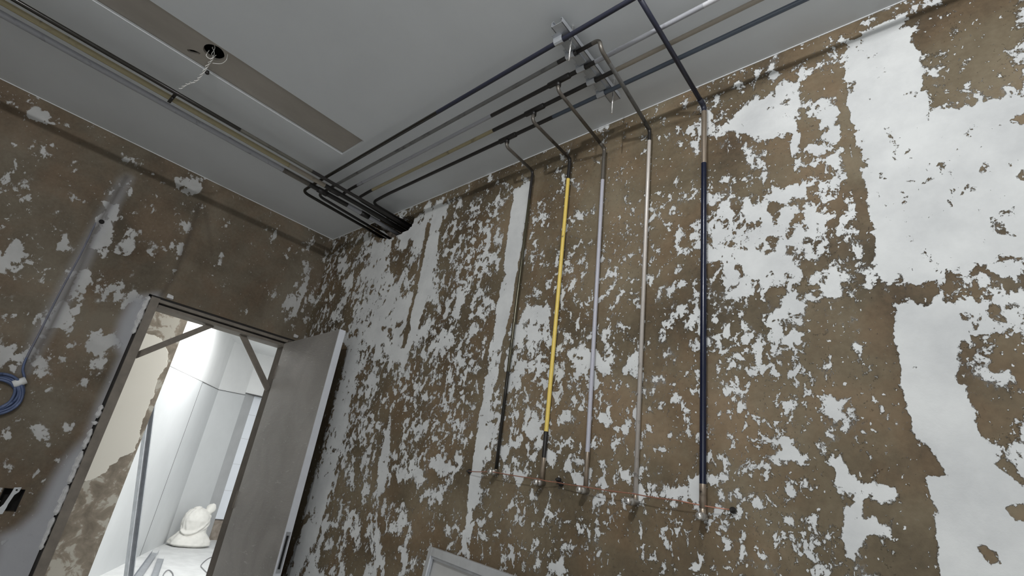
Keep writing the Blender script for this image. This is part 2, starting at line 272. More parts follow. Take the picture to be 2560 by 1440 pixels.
LEFT_PATCHES=[(0.95, [(-1.341, 2.456), (-1.309, 2.551), (-1.274, 2.589), (-1.257, 2.461), (-1.221, 2.324), (-1.224, 2.248), (-1.27, 2.251), (-1.317, 2.329), (-1.336, 2.42)]), (0.93, [(-1.299, 2.118), (-1.275, 2.2), (-1.255, 2.161), (-1.245, 2.069), (-1.223, 1.916), (-1.238, 1.843), (-1.315, 1.818), (-1.322, 1.948)]), (0.85, [(-1.603, 2.078), (-1.559, 2.165), (-1.501, 2.033), (-1.527, 1.957), (-1.553, 1.947)]), (0.85, [(-1.263, 2.727), (-1.249, 2.735), (-1.243, 2.642), (-1.261, 2.618)]), (0.9, [(-1.102, 2.882), (-1.044, 2.916), (-0.938, 2.92), (-0.911, 2.875), (-0.978, 2.792), (-1.057, 2.82)]), (0.85, [(-1.166, 2.719), (-1.125, 2.745), (-1.105, 2.712), (-1.151, 2.694)]), (0.85, [(-1.087, 2.744), (-1.015, 2.698), (-1.026, 2.664)]), (0.85, [(-0.931, 2.488), (-0.896, 2.519), (-0.887, 2.426), (-0.904, 2.377)]), (0.9, [(-1.806, 2.855), (-1.752, 2.936), (-1.705, 2.902), (-1.605, 2.921), (-1.626, 2.878), (-1.74, 2.836)]), (0.9, [(-0.224, 2.326), (-0.177, 2.557), (-0.129, 2.705), (-0.088, 2.626), (-0.1, 2.31), (-0.151, 2.233)])]
LEFT_SKIM=[(1, [(-0.92, 2.16), (-0.944, 2.151), (-1.035, 2.091), (-1.045, 1.954), (-1.033, 1.841), (-0.977, 1.766), (-0.977, 1.609), (-0.983, 1.5), (-0.975, 1.335), (-1.022, 1.209), (-1.034, 1.111), (-1.041, 0.963), (-1.081, 0.89), (-1.132, 0.853), (-1.087, 0.591), (-0.921, 0.586), (-0.932, 0.756), (-0.906, 1.145), (-0.896, 1.541), (-0.901, 1.883), (-0.897, 2.106)]), (0.7, [(-1.3, 2.761), (-1.275, 2.762), (-1.282, 2.346), (-1.285, 2.007), (-1.301, 1.736), (-1.309, 1.589), (-1.337, 1.581), (-1.351, 1.784), (-1.345, 2.076), (-1.337, 2.394), (-1.321, 2.72)])]
LEFT_GROOVES=[(1, [(-1.29, 2.759), (-1.313, 2.4), (-1.33, 2.404), (-1.309, 2.762)]), (1, [(-1.313, 2.402), (-1.298, 2.114), (-1.315, 2.116), (-1.33, 2.402)]), (1, [(-1.298, 2.113), (-1.3, 1.796), (-1.316, 1.801), (-1.315, 2.117)]), (1, [(-1.3, 1.796), (-1.315, 1.582), (-1.331, 1.588), (-1.316, 1.801)]), (1, [(-0.898, 2.789), (-0.883, 2.536), (-0.898, 2.535), (-0.913, 2.787)]), (1, [(-0.883, 2.535), (-0.88, 2.264), (-0.894, 2.265), (-0.898, 2.535)]), (1, [(-0.88, 2.262), (-0.905, 2.148), (-0.919, 2.153), (-0.894, 2.267)]), (0.6, [(-0.867, 2.781), (-0.772, 2.594), (-0.783, 2.586), (-0.878, 2.772)]), (0.6, [(-0.772, 2.594), (-0.727, 2.5), (-0.739, 2.492), (-0.783, 2.586)])]

PROBIT = {}
def probit(c):
    c = np.clip(c, 0.01, 0.99); t = np.sqrt(-2 * np.log(np.minimum(c, 1 - c)))
    x = t - (2.30753 + 0.27061 * t) / (1 + 0.99229 * t + 0.04481 * t * t)
    return np.where(c < 0.5, -x, x)
def bilinear(lines, a, b, a0, b0, step=0.08):
    g = np.array([[int(l[i:i + 2]) for i in range(0, len(l), 2)] for l in lines], float) / 100
    x = np.clip((a - a0) / step, 0, g.shape[1] - 1.001); y = np.clip((b - b0) / step, 0, g.shape[0] - 1.001)
    i = x.astype(int); j = y.astype(int); fx = x - i; fy = y - j
    return (g[j, i] * (1 - fx) + g[j, i + 1] * fx) * (1 - fy) + (g[j + 1, i] * (1 - fx) + g[j + 1, i + 1] * fx) * fy
def inside(poly, a, b, soft):
    """soft 0..1 membership of points (a, b) in a polygon"""
    P = np.array(poly); x0, y0 = P.min(0) - soft * 1.5; x1, y1 = P.max(0) + soft * 1.5
    w = np.zeros(len(a)); s = (a > x0) & (a < x1) & (b > y0) & (b < y1)
    if not s.any(): return w
    p = a[s]; q = b[s]; ins = np.zeros(len(p), bool); d = np.full(len(p), 9.0)
    for (ax, ay), (bx, by) in zip(P, np.roll(P, -1, 0)):
        if ay != by:
            c = ((ay > q) != (by > q)) & (p < (bx - ax) * (q - ay) / (by - ay) + ax); ins ^= c
        ex, ey = bx - ax, by - ay; l2 = ex * ex + ey * ey + 1e-12
        t = np.clip(((p - ax) * ex + (q - ay) * ey) / l2, 0, 1)
        d = np.minimum(d, np.hypot(p - ax - t * ex, q - ay - t * ey))
    sd = np.where(ins, d, -d); k = np.clip(sd / soft * 0.5 + 0.5, 0, 1); w[s] = k * k * (3 - 2 * k)
    return w
def wall_grid(name, us, vs, to3, keep, material, cover, patches, skim, grooves, origin, thick, flip):
    U, V = np.meshgrid(np.array(us), np.array(vs)); a = U.ravel(); b = V.ravel()
    nu = len(us); verts = to3(a, b)
    faces = []
    for j in range(len(vs) - 1):
        vc = (vs[j] + vs[j + 1]) / 2
        for i in range(nu - 1):
            if keep((us[i] + us[i + 1]) / 2, vc):
                f = (j * nu + i, j * nu + i + 1, (j + 1) * nu + i + 1, (j + 1) * nu + i)
                faces.append(f[::-1] if flip else f)
    me = bpy.data.meshes.new(name); me.from_pydata(verts.tolist(), [], faces)
    o = link(name, me, material)
    cov = probit(bilinear(cover, a, b, *origin))
    for c, P in patches:
        w = inside(P, a, b, 0.012); cov = cov * (1 - w) + float(probit(np.array(c))) * w
    sk = np.zeros(len(a)); gr = np.zeros(len(a))
    for c, P in skim: sk = np.maximum(sk, c * inside(P, a, b, 0.035))
    for c, P in grooves: gr = np.maximum(gr, c * inside(P, a, b, 0.02))
    for nm, arr in (('cover', cov), ('skim', sk), ('groove', gr)):
        at = me.attributes.new(nm, 'FLOAT', 'POINT'); at.data.foreach_set('value', arr.astype(np.float32))
    bm = bmesh.new(); bm.from_mesh(me)
    bmesh.ops.delete(bm, geom=[v for v in bm.verts if not v.link_faces], context='VERTS')
    bm.to_mesh(me); bm.free()
    md = o.modifiers.new('thickness', 'SOLIDIFY'); md.thickness = thick; md.offset = -1; md.use_even_offset = False
    return struct(o)

# ------------------------------------------------------------------ materials
M_main = wall_mat('stripped_plaster_main')
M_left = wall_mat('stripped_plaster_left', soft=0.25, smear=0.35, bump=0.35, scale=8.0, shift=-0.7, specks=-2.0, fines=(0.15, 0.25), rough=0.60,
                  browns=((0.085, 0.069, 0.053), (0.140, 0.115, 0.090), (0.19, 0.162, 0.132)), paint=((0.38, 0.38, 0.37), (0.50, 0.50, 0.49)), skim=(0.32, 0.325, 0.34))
M_ceil = simple('ceiling_board_paint', (0.65, 0.675, 0.69), 0.8, var=0.03, scale=3)
M_trim = simple('white_edge_bead', (0.85, 0.85, 0.84), 0.5, var=0.03)
M_bead = simple('grey_edge_bead', (0.60, 0.61, 0.61), 0.6, var=0.05)
M_recess = simple('raw_ceiling_board', (0.36, 0.33, 0.29), 0.85, var=0.12, scale=5, stretch=(1, 0.4, 1))
M_black = simple('black_void', (0.012, 0.011, 0.010), 0.9, var=0.2)
M_floor = simple('dusty_screed', (0.55, 0.55, 0.54), 0.8, var=0.15, scale=4, bump=0.2)
M_room = simple('primer_grey_wall', (0.50, 0.49, 0.47), 0.8, var=0.08, scale=3)
M_rough = simple('broken_mortar', (0.20, 0.17, 0.14), 0.95, var=0.5, scale=30, bump=1.0)
M_white = simple('white_filler', (0.78, 0.79, 0.79), 0.6, var=0.05, scale=2)
M_panel = simple('sanded_white_board', (0.66, 0.68, 0.69), 0.55, var=0.05, scale=1.5)
M_cfloor = simple('corridor_screed', (0.62, 0.63, 0.63), 0.7, var=0.12, scale=5)
M_grey = simple('shaded_reveal_grey', (0.45, 0.46, 0.47), 0.7, var=0.06, scale=4)  # reveal plaster greyed to paint in shade; also colours the board joints
M_tile = simple('blue_white_board', (0.80, 0.84, 0.90), 0.35, var=0.02, scale=3)
M_skirt = simple('raw_skirting_brick', (0.30, 0.26, 0.22), 0.9, var=0.3, scale=9)
M_line = simple('dark_joint', (0.12, 0.12, 0.12), 0.8, var=0.2)
M_frame = simple('primed_frame_steel', (0.20, 0.175, 0.145), 0.6, var=0.2, scale=14)
M_jamb = simple('shaded_frame_steel', (0.105, 0.090, 0.074), 0.6, var=0.2, scale=14)  # frame steel darkened to paint in shade on the right jamb
M_framed = simple('frame_gap_dark', (0.02, 0.018, 0.016), 0.8, var=0.3)
M_leafedge = simple('pale_door_edge', (0.62, 0.64, 0.68), 0.4, var=0.05, scale=10)
M_galv = simple('galvanised_steel', (0.50, 0.52, 0.55), 0.38, 0.6, var=0.12, scale=18)
M_galvd = simple('galvanised_steel_dull', (0.36, 0.38, 0.40), 0.45, 0.5, var=0.15, scale=18)
M_alu = simple('brushed_aluminium', (0.62, 0.64, 0.66), 0.35, 0.5, var=0.1, scale=12)
M_chrome = simple('bright_nickel', (0.80, 0.79, 0.77), 0.18, 0.9, var=0.06)
M_brass = simple('dull_nickel_brass', (0.42, 0.40, 0.37), 0.35, 0.8, var=0.15)
M_copper = simple('copper_wire', (0.48, 0.22, 0.15), 0.35, 0.6, var=0.15)
M_wirew = simple('white_wire', (0.72, 0.71, 0.68), 0.5, var=0.05)
M_blue = simple('blue_conduit', (0.075, 0.105, 0.20), 0.45, var=0.15, scale=25)
M_dusty = simple('dusty_conduit', (0.15, 0.155, 0.19), 0.7, var=0.15, scale=25)
M_tape = simple('white_tape', (0.72, 0.73, 0.72), 0.5, var=0.05)
M_sack = simple('woven_sack', (0.78, 0.77, 0.73), 0.65, var=0.05, scale=12)
M_chip = simple('dry_filler_chip', (0.60, 0.60, 0.60), 0.8, var=0.15, scale=40, bump=0.6)
M_cable = simple('grey_cable', (0.22, 0.22, 0.23), 0.5)

P_navy = pipe_mat('navy_paint_pipe', (0.018, 0.020, 0.036), 0.38, soot=0.15)
P_navyd = pipe_mat('blue_paint_gloss', (0.005, 0.008, 0.026), 0.22, soot=0.05)
P_sootb = pipe_mat('soot_black_pipe', (0.018, 0.016, 0.015), 0.4, soot=0.2)
P_steel = pipe_mat('dark_oxide_copper', (0.16, 0.145, 0.125), 0.36, 0.45, soot=0.4)
P_greyd = pipe_mat('grey_green_pipe', (0.17, 0.17, 0.165), 0.45, soot=0.35)
P_grey = pipe_mat('grey_paint_pipe', (0.34, 0.345, 0.37), 0.42, soot=0.15)
P_lav = pipe_mat('lavender_grey_pipe', (0.46, 0.46, 0.52), 0.4, soot=0.0)
P_white = pipe_mat('white_paint_pipe', (0.52, 0.52, 0.54), 0.4, soot=0.0)
P_tan = pipe_mat('tan_paint_pipe', (0.33, 0.285, 0.17), 0.45, soot=0.12)
P_tan2 = pipe_mat('beige_paint_pipe', (0.30, 0.265, 0.215), 0.45, soot=0.08)
P_slate = pipe_mat('slate_blue_pipe', (0.075, 0.095, 0.125), 0.4, soot=0.1)
P_yellow = pipe_mat('yellow_paint_pipe', (0.78, 0.58, 0.13), 0.4, soot=0.0)
P_bright = pipe_mat('bright_copper_tube', (0.62, 0.575, 0.53), 0.33, 0.25, soot=0.02)
P_rose = pipe_mat('heat_tinted_copper', (0.40, 0.33, 0.26), 0.3, 0.7, soot=0.1)
P_olive = pipe_mat('olive_lacquer_pipe', (0.075, 0.068, 0.040), 0.2, 0.35, soot=0.15)
P_dull = pipe_mat('dull_olive_pipe', (0.10, 0.095, 0.078), 0.4, soot=0.3)
P_dark = pipe_mat('black_lacquer_pipe', (0.022, 0.020, 0.016), 0.16, 0.2, soot=0.0)

# leaf wrapped in cloudy film
M_leaf, nt, b = mat('film_wrapped_door_skin')
v = coord(nt); n1 = noise(nt, v, 3, 4, 0.55, 0.6); n2 = noise(nt, coord(nt, (5, 5, 26)), 3.0, 5, 0.6, 1.2)
L(nt, mixc(nt, sstep(nt, n2, 0.62, 0.70, 0, 0.35), ramp(nt, n1, [(0.3, (0.22, 0.21, 0.195)), (0.7, (0.34, 0.325, 0.305))]), (0.7, 0.7, 0.7)), b.inputs['Base Color'])
b.inputs['Roughness'].default_value = 0.32
bp = N(nt, 'ShaderNodeBump'); bp.inputs['Strength'].default_value = 0.25; bp.inputs['Distance'].default_value = 0.01
L(nt, n2, bp.inputs['Height']); L(nt, bp.outputs[0], b.inputs['Normal'])

# wall across the corridor: brown render below and on the edge, cream skim coat with a torn edge
M_cream, nt, b = mat('half_skimmed_render')
v = coord(nt); n1 = noise(nt, v, 9, 6, 0.6, 0.4); n2 = noise(nt, v, 12, 5, 0.6)
rend = ramp(nt, n1, [(0.35, (0.16, 0.135, 0.105)), (0.52, (0.25, 0.215, 0.17)), (0.57, (0.42, 0.40, 0.35))])
mk = sstep(nt, mth(nt, 'ADD', attr(nt, 'cover'), mth(nt, 'MULTIPLY', mth(nt, 'SUBTRACT', n2, 0.5), 1.2)), -0.03, 0.03)
L(nt, mixc(nt, mk, rend, (0.66, 0.64, 0.58)), b.inputs['Base Color']); b.inputs['Roughness'].default_value = 0.8
bp = N(nt, 'ShaderNodeBump'); bp.inputs['Strength'].default_value = 0.5; bp.inputs['Distance'].default_value = 0.006
L(nt, mk, bp.inputs['Height']); L(nt, bp.outputs[0], b.inputs['Normal'])

# ------------------------------------------------------------------ room shell
def frange(a, b, s): return [a + (b - a) * i / max(1, round((b - a) / s)) for i in range(round((b - a) / s) + 1)]
HOLE = [(0.50, 2.975), (0.56, 2.90), (0.60, 2.845), (0.655, 2.815), (0.72, 2.80), (0.80, 2.775), (0.88, 2.78), (0.96, 2.79), (1.01, 2.80), (1.035, 2.83), (1.03, 2.875), (0.98, 2.90), (0.91, 2.915), (0.86, 2.925), (0.80, 2.95), (0.74, 2.975)]
def in_poly(P, x, y):
    r = False
    for (ax, ay), (bx, by) in zip(P, P[1:] + P[:1]):
        if (ay > y) != (by > y) and x < (bx - ax) * (y - ay) / (by - ay) + ax: r = not r
    return r
us = frange(0, 4.1, 0.009) + [4.4, 5.0, 5.8, 6.5]; vs = [0, 0.5, 1.0] + frange(1.2, 2.97, 0.009) + [3.1]
def jag(x, y): return 0.010 * mnoise.noise(Vector((x * 40, y * 40, 3)))
wall_grid('wall_back', us, vs, lambda a, b: np.stack([a, a * 0, b], 1),
          lambda x, z: not (0.45 < x < 1.1 and 2.72 < z and in_poly(HOLE, x + jag(x, z), z + jag(z, x))),
          M_main, MAIN_COVER, MAIN_PATCHES, [], [], (0, 1.25), 0.14, False)
struct(box('wall_back_core', (-0.15, 0.14, 0), (6.5, 0.2, 3.3), M_rough))
# left wall with door opening and the switch-box cut-out
DY0, DY1, DZ = -0.966, -0.055, 2.145
us = [-4.0, -3.2, -2.6] + frange(-2.25, DY0, 0.01) + frange(DY0, DY1, 0.01)[1:] + [-0.045, -0.03, -0.015, 0.0]
vs = [0, 0.3] + frange(0.55, DZ, 0.01) + frange(DZ, 2.97, 0.01)[1:] + [3.3]
def keep_left(y, z):
    if DY0 < y < DY1 and z < DZ: return False
    return not (-1.192 < y < -1.118 and 0.958 < z < 1.060)
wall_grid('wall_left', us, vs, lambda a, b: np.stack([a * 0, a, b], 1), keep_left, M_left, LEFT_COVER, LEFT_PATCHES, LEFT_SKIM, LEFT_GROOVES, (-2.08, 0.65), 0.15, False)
bm = bmesh.new()
for lo, hi in (((-0.15, 0), (3.45, 3.3)), ((6.05, 0), (6.6, 3.3)), ((3.45, 0), (6.05, 0.9)), ((3.45, 2.2), (6.05, 3.3))): add_box(bm, (lo[0], -4.1, lo[1]), (hi[0], -4.0, hi[1]))
struct(fin('wall_front', bm, M_room))
bm = bmesh.new()
for x in (3.45, 4.29, 5.15, 5.99): add_box(bm, (x, -4.08, 0.9), (x + 0.06, -4.03, 2.2))
for z in (0.9, 2.14): add_box(bm, (3.45, -4.08, z), (6.05, -4.03, z + 0.06))
struct(fin('added_window_1', bm, M_trim))  # unseen window, added to house the fill light
struct(box('wall_right', (6.5, -4.0, 0), (6.6, 0.2, 3.3), M_room))
struct(box('floor', (0, -4.0, -0.1), (6.5, 0.0, 0), M_floor))
# suspended ceiling with the slot for the strip panel
SX0, SX1, SY0, SY1 = 1.063, 1.280, -2.9, -0.572
bm = bmesh.new()
for lo, hi in (((0, -4.0), (SX0, 0.0)), ((SX1, -4.0), (6.5, 0.0)), ((SX0, -4.0), (SX1, SY0)), ((SX0, SY1), (SX1, 0.0))):
    add_box(bm, (lo[0], lo[1], CEIL), (hi[0], hi[1], CEIL + 0.012))
struct(fin('ceiling', bm, M_ceil))
struct(box('ceiling_slab', (-0.15, -4.1, 3.25), (6.6, 0.2, 3.35), M_room))
struct(box('trim_1', (0, -4.0, CEIL - 0.004), (0.003, 0, CEIL), M_bead))
struct(box('trim_2', (0.0, -0.003, CEIL - 0.004), (6.5, 0, CEIL), M_bead))
# raw board closing the slot, with the lamp hole and the two broken holes cut out
def ring(cx, cy, rx, ry, n=22, rot=0.0, wob=0.0):
    return [(cx + math.cos(rot) * rx * math.cos(t) * (1 + wob * math.sin(3 * t + 1)) - math.sin(rot) * ry * math.sin(t),
             cy + math.sin(rot) * rx * math.cos(t) + math.cos(rot) * ry * math.sin(t) * (1 + wob * math.cos(2 * t))) for t in [2 * math.pi * k / n for k in range(n)]]
bm = bmesh.new(); edges = []
loops = [[(SX0 - 0.02, SY0), (SX1 + 0.02, SY0), (SX1 + 0.02, SY1 + 0.02), (SX0 - 0.02, SY1 + 0.02)],
         ring(1.200, -1.318, 0.050, 0.044, wob=0.05), ring(1.117, -1.377, 0.028, 0.013, 14, 0.9, 0.2)]
for lp in loops:
    vv = [bm.verts.new((x, y, CEIL + 0.0125)) for x, y in lp]
    edges += [bm.edges.new((vv[i], vv[(i + 1) % len(vv)])) for i in range(len(vv))]
bmesh.ops.triangle_fill(bm, edges=edges, use_beauty=True)
for f in list(bm.faces):
    c = f.calc_center_median()
    if any(in_poly(lp, c.x, c.y) for lp in loops[1:]): bm.faces.remove(f)
o = fin('ceiling_strip_board', bm, M_recess); md = o.modifiers.new('thickness', 'SOLIDIFY'); md.thickness = 0.012; md.offset = 0
o.location.z = 0.007; struct(o)
struct(box('ceiling_void_dark', (0.9, -3.0, 3.06), (1.5, -0.4, 3.07), M_black))  # unseen black sheet, paints the dark of the void behind the holes

# ------------------------------------------------------------------ corridor beyond the door
K = (-6.238, 1.630); E1 = (-6.667, 2.248); E2 = (-6.765, 2.462); E3 = (-6.80, 4.2); S0 = (-1.55, -0.93)
CH = 3.25
def wallseg(name, a, b, z0, z1, material, t=0.1, off=0.0, ext=0.0):
    a = Vector((*a, 0)); b = Vector((*b, 0)); M, l = bar_matrix(a, b)
    bm = bmesh.new(); add_box(bm, (-ext, -off, z0), (l + ext, t - off, z1), M); return struct(fin(name, bm, material))

def slope_panel(name, a, b, za, zb, material, off, t=0.03, z0=None):
    """board against a wall from a to b whose top edge runs from za to zb (z0: height of its lower edge below the top, else the floor)"""
    a = Vector((*a, 0)); b = Vector((*b, 0)); M, l = bar_matrix(a, b)
    bm = bmesh.new(); v = []
    for x, z in ((0, za), (l, zb)):
        for y in (-off, t - off):
            v.append((bm.verts.new(M @ Vector((x, y, 0 if z0 is None else z - z0))), bm.verts.new(M @ Vector((x, y, z)))))
    (a0, a1), (b0, b1), (c0, c1), (d0, d1) = v
    for f in ((a0, c0, c1, a1), (b0, b1, d1, d0), (a1, c1, d1, b1), (a0, b0, d0, c0), (a0, a1, b1, b0), (c0, d0, d1, c1)): bm.faces.new(f)
    return struct(fin(name, bm, material))
wallseg('wall_corridor', S0, K, 0, CH, M_white)
wallseg('wall_corridor_turn', K, E1, 0, CH, M_white)
J = (-5.052, 0.982)                                               # joint between the two boards of the lower wall
slope_panel('wall_corridor_board', S0, J, 2.10, 2.315, M_panel, 0.014)
slope_panel('wall_corridor_board_far', J, K, 2.315, 2.385, M_panel, 0.008)
wallseg('trim_9', (-5.045, 0.978), (-5.062, 0.988), 0, 2.31, M_line, t=0.03, off=0.0145)
slope_panel('wall_corridor_turn_board', K, E1, 2.385, 2.445, M_panel, 0.006)
slope_panel('trim_3', S0, J, 2.106, 2.322, M_line, 0.012, 0.03, 0.008)
slope_panel('trim_4', J, K, 2.324, 2.394, M_line, 0.012, 0.03, 0.010)
slope_panel('trim_5', K, E1, 2.394, 2.454, M_line, 0.010, 0.03, 0.010)
wallseg('wall_recess_side', E1, E2, 0, 2.50, M_grey)
wallseg('wall_recess_back', E2, E3, 0.335, 2.50, M_tile)
wallseg('wall_recess_plinth', E2, E3, 0, 0.325, M_skirt, off=-0.015)
wallseg('trim_6', E2, E3, 0.322, 0.336, M_line, t=0.05, off=0.0)
wallseg('wall_recess_lintel', E1, (-6.55, 4.2), 2.485, CH, M_white, t=0.45)
wallseg('trim_7', E1, (-6.55, 4.2), 2.478, 2.494, M_line, t=0.40, off=0.004)
for zz in (0.80, 1.25, 1.70, 2.13):
    wallseg('trim_8', E2, E3, zz, zz + 0.004, M_grey, t=0.02, off=0.002)
struct(box('wall_corridor_right', (-6.9, 4.2, 0), (-0.15, 4.3, CH), M_white))
struct(box('wall_corridor_end', (-1.42, -2.6, 0), (-0.15, -2.5, CH), M_white))
struct(box('wall_corridor_inner', (-0.15, 0.2, 0), (-0.10, 4.2, CH), M_white))
struct(box('floor_corridor', (-7.4, -2.6, -0.1), (0.0, 4.3, 0), M_cfloor))
struct(box('ceiling_corridor', (-7.4, -2.6, CH), (-0.15, 4.3, CH + 0.1), M_white))
CREAM = [(-1.2, 2.22), (-0.625, 2.145), (-0.572, 2.139), (-0.522, 2.121), (-0.477, 2.068), (-0.437, 2.003), (-0.432, 1.938), (-0.46, 1.843), (-0.449, 1.789), (-0.439, 1.696), (-0.453, 1.665),
         (-0.445, 1.541), (-0.447, 1.48), (-0.428, 1.364), (-0.428, 1.291), (-0.483, 1.234), (-0.506, 1.183), (-0.533, 1.162), (-0.528, 1.119), (-0.585, 1.082), (-0.642, 1.048), (-0.72, 1.03), (-1.2, 1.0)]
ys = [-2.5, -1.8] + frange(-1.1, -0.408, 0.012); zs = [0] + frange(0.3, 2.6, 0.012) + [CH]
Y, Z = np.meshgrid(np.array(ys), np.array(zs)); a = Y.ravel(); b_ = Z.ravel()
me = bpy.data.meshes.new('wall_opposite'); ny = len(ys)
me.from_pydata(np.stack([a * 0 - 1.3, a, b_], 1).tolist(), [], [(j * ny + i, j * ny + i + 1, (j + 1) * ny + i + 1, (j + 1) * ny + i) for j in range(len(zs) - 1) for i in range(ny - 1)])
o = link('wall_opposite', me, M_cream)
at = me.attributes.new('cover', 'FLOAT', 'POINT'); at.data.foreach_set('value', (inside(CREAM, a, b_, 0.04) - 0.5).astype(np.float32))
md = o.modifiers.new('thickness', 'SOLIDIFY'); md.thickness = 0.12; md.offset = -1
struct(o)

# ------------------------------------------------------------------ door: frame (structure) and leaf
def door_frame():
    root = bpy.data.objects.new('door_1', None); C.objects.link(root); struct(root)
    F0, F1, FZ = -0.905, -0.105, 2.085
    bm = bmesh.new()
    add_box(bm, (-0.13, -0.950, 0), (0.004, F0, FZ + 0.05)); fin('frame_jamb', bm, M_frame, root)
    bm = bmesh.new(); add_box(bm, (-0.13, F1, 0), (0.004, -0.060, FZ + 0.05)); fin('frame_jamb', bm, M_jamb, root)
    bm = bmesh.new()                                               # head: three rails with dark rebates between
    add_box(bm, (-0.13, F0, FZ), (-0.012, F1, FZ + 0.018)); add_box(bm, (-0.13, F0, FZ + 0.028), (0.004, F1, FZ + 0.046))
    fin('frame_head', bm, M_frame, root)
    bm = bmesh.new(); add_box(bm, (-0.12, F0, FZ + 0.016), (-0.022, F1, FZ + 0.030)); add_box(bm, (-0.12, -0.950, FZ + 0.044), (-0.004, -0.060, FZ + 0.0595))
    add_box(bm, (-0.14, -0.967, 0), (-0.010, -0.949, FZ + 0.05)); fin('frame_rebate', bm, M_framed, root)
    for a, b in (((-0.06, -0.575, 2.092), (-0.06, -0.90, 1.795)), ((-0.06, -0.385, 2.092), (-0.06, -0.108, 1.785))):
        bm = bmesh.new(); bar(bm, a, b, 0.02, 0.034, up=(1, 0, 0)) if False else bar(bm, a, b, 0.034, 0.02, up=(1, 0, 0)); fin('frame_brace', bm, M_frame, root)
    return root
door_frame()
lf = thing('door_leaf', 'grey door leaf wrapped in cloudy plastic film standing open beside the doorway', 'door', (0.0, -0.10, 0))
a = Vector((0.012, -0.108, 0)); b2 = Vector((0.800, -0.152, 0)); M, l = bar_matrix(a, b2)
def leafbox(name, x0, x1, y0, y1, z0, z1, material, bev=0.0015):
    bm = bmesh.new(); add_box(bm, (x0, y0, z0), (x1, y1, z1), M); return under(fin(name, bm, material, None, bevel=bev), lf)
leafbox('panel', 0.0, l - 0.003, -0.0185, 0.0185, 0.012, 2.10, M_leaf)
bm = bmesh.new()
for lo, hi in (((0.012), (0.853)), ((1.012), (2.10))): add_box(bm, (l - 0.003, -0.0185, lo), (l + 0.003, 0.0185, hi), M)
add_box(bm, (l - 0.003, -0.0185, 0.853), (l + 0.003, -0.008, 1.012), M); add_box(bm, (l - 0.003, 0.008, 0.853), (l + 0.003, 0.0185, 1.012), M)
e = under(fin('edge_strip', bm, M_leafedge), lf); e['label'] = 'pale smooth lock edge'
bm = bmesh.new(); add_box(bm, (l + 0.0025, -0.012, 0.84), (l + 0.0045, -0.0065, 1.025), M); add_box(bm, (l + 0.0025, 0.0065, 0.84), (l + 0.0045, 0.012, 1.025), M)
add_box(bm, (l + 0.0025, -0.0065, 0.84), (l + 0.0045, 0.0065, 0.857), M); add_box(bm, (l + 0.0025, -0.0065, 1.008), (l + 0.0045, 0.0065, 1.025), M)
under(fin('lock_plate', bm, M_galv), lf)
leafbox('lock_slot', l - 0.012, l - 0.001, -0.0075, 0.0075, 0.856, 1.009, M_black, 0)
for zz in (0.3, 1.05, 1.85):
    bm = bmesh.new(); lathe(bm, [(0, 0.007), (0.1, 0.007)], Matrix.Translation((0.006, -0.126, zz)), 10); under(fin('hinge', bm, M_frame), lf)
# dried filler squeezed out along the frame edge: chips
rng = random.Random(5)
spans = [(2.13, 1.90, 0.028), (1.50, 1.43, 0.024), (1.415, 1.395, 0.034), (1.375, 1.27, 0.026), (1.262, 1.10, 0.026), (1.095, 0.955, 0.026), (0.945, 0.80, 0.024)]
for k, (z1, z0, w) in enumerate(spans):
    bm = bmesh.new(); n = max(3, int((z1 - z0) / 0.012)); prev = None
    for i in range(n + 1):
        t = i / n; z = z1 + (z0 - z1) * t; e = 0.35 if i in (0, n) else 1
        ww = w * (0.7 + 0.6 * rng.random()) * e; d = 0.012 * (0.6 + 0.7 * rng.random()) * e
        yy = -0.963 + rng.uniform(-0.002, 0.002)
        r = [bm.verts.new((-0.002, yy - ww * 0.5, z)), bm.verts.new((d, yy - ww * 0.25, z)), bm.verts.new((d * 0.9, yy + ww * 0.2, z)), bm.verts.new((-0.002, yy + ww * 0.45, z))]
        if prev:
            for q in range(3): bm.faces.new((prev[q], prev[q + 1], r[q + 1], r[q]))
        else: bm.faces.new(r)
        prev = r
    bm.faces.new(prev[::-1])
    pos = ['topmost strip beside the door head', 'short strip just above the protruding block', 'small block sticking out of the line', 'strip directly under the protruding block',
           'strip in the middle of the jamb', 'strip second from the bottom of the jamb', 'lowest strip along the jamb'][k]
    tag(fin('filler_chip', bm, M_chip), 'crusty white filler on the left door jamb, ' + pos, 'filler', 'filler squeezed out along the left door jamb')
for k, (y, z) in enumerate(((-0.865, 2.163), (-0.062, 2.170))):
    bm = bmesh.new(); add_box(bm, (-0.002, y - 0.016, z - 0.010), (0.014, y + 0.016, z + 0.012))
    for v_ in bm.verts: v_.co += Vector((rng.uniform(-.002, .002), rng.uniform(-.004, .004), rng.uniform(-.004, .004)))
    tag(fin('wedge', bm, M_chip, bevel=0.002), 'small white wedge above the %s end of the door head' % ('far' if k else 'near'), 'wedge', 'wedges above the door frame')

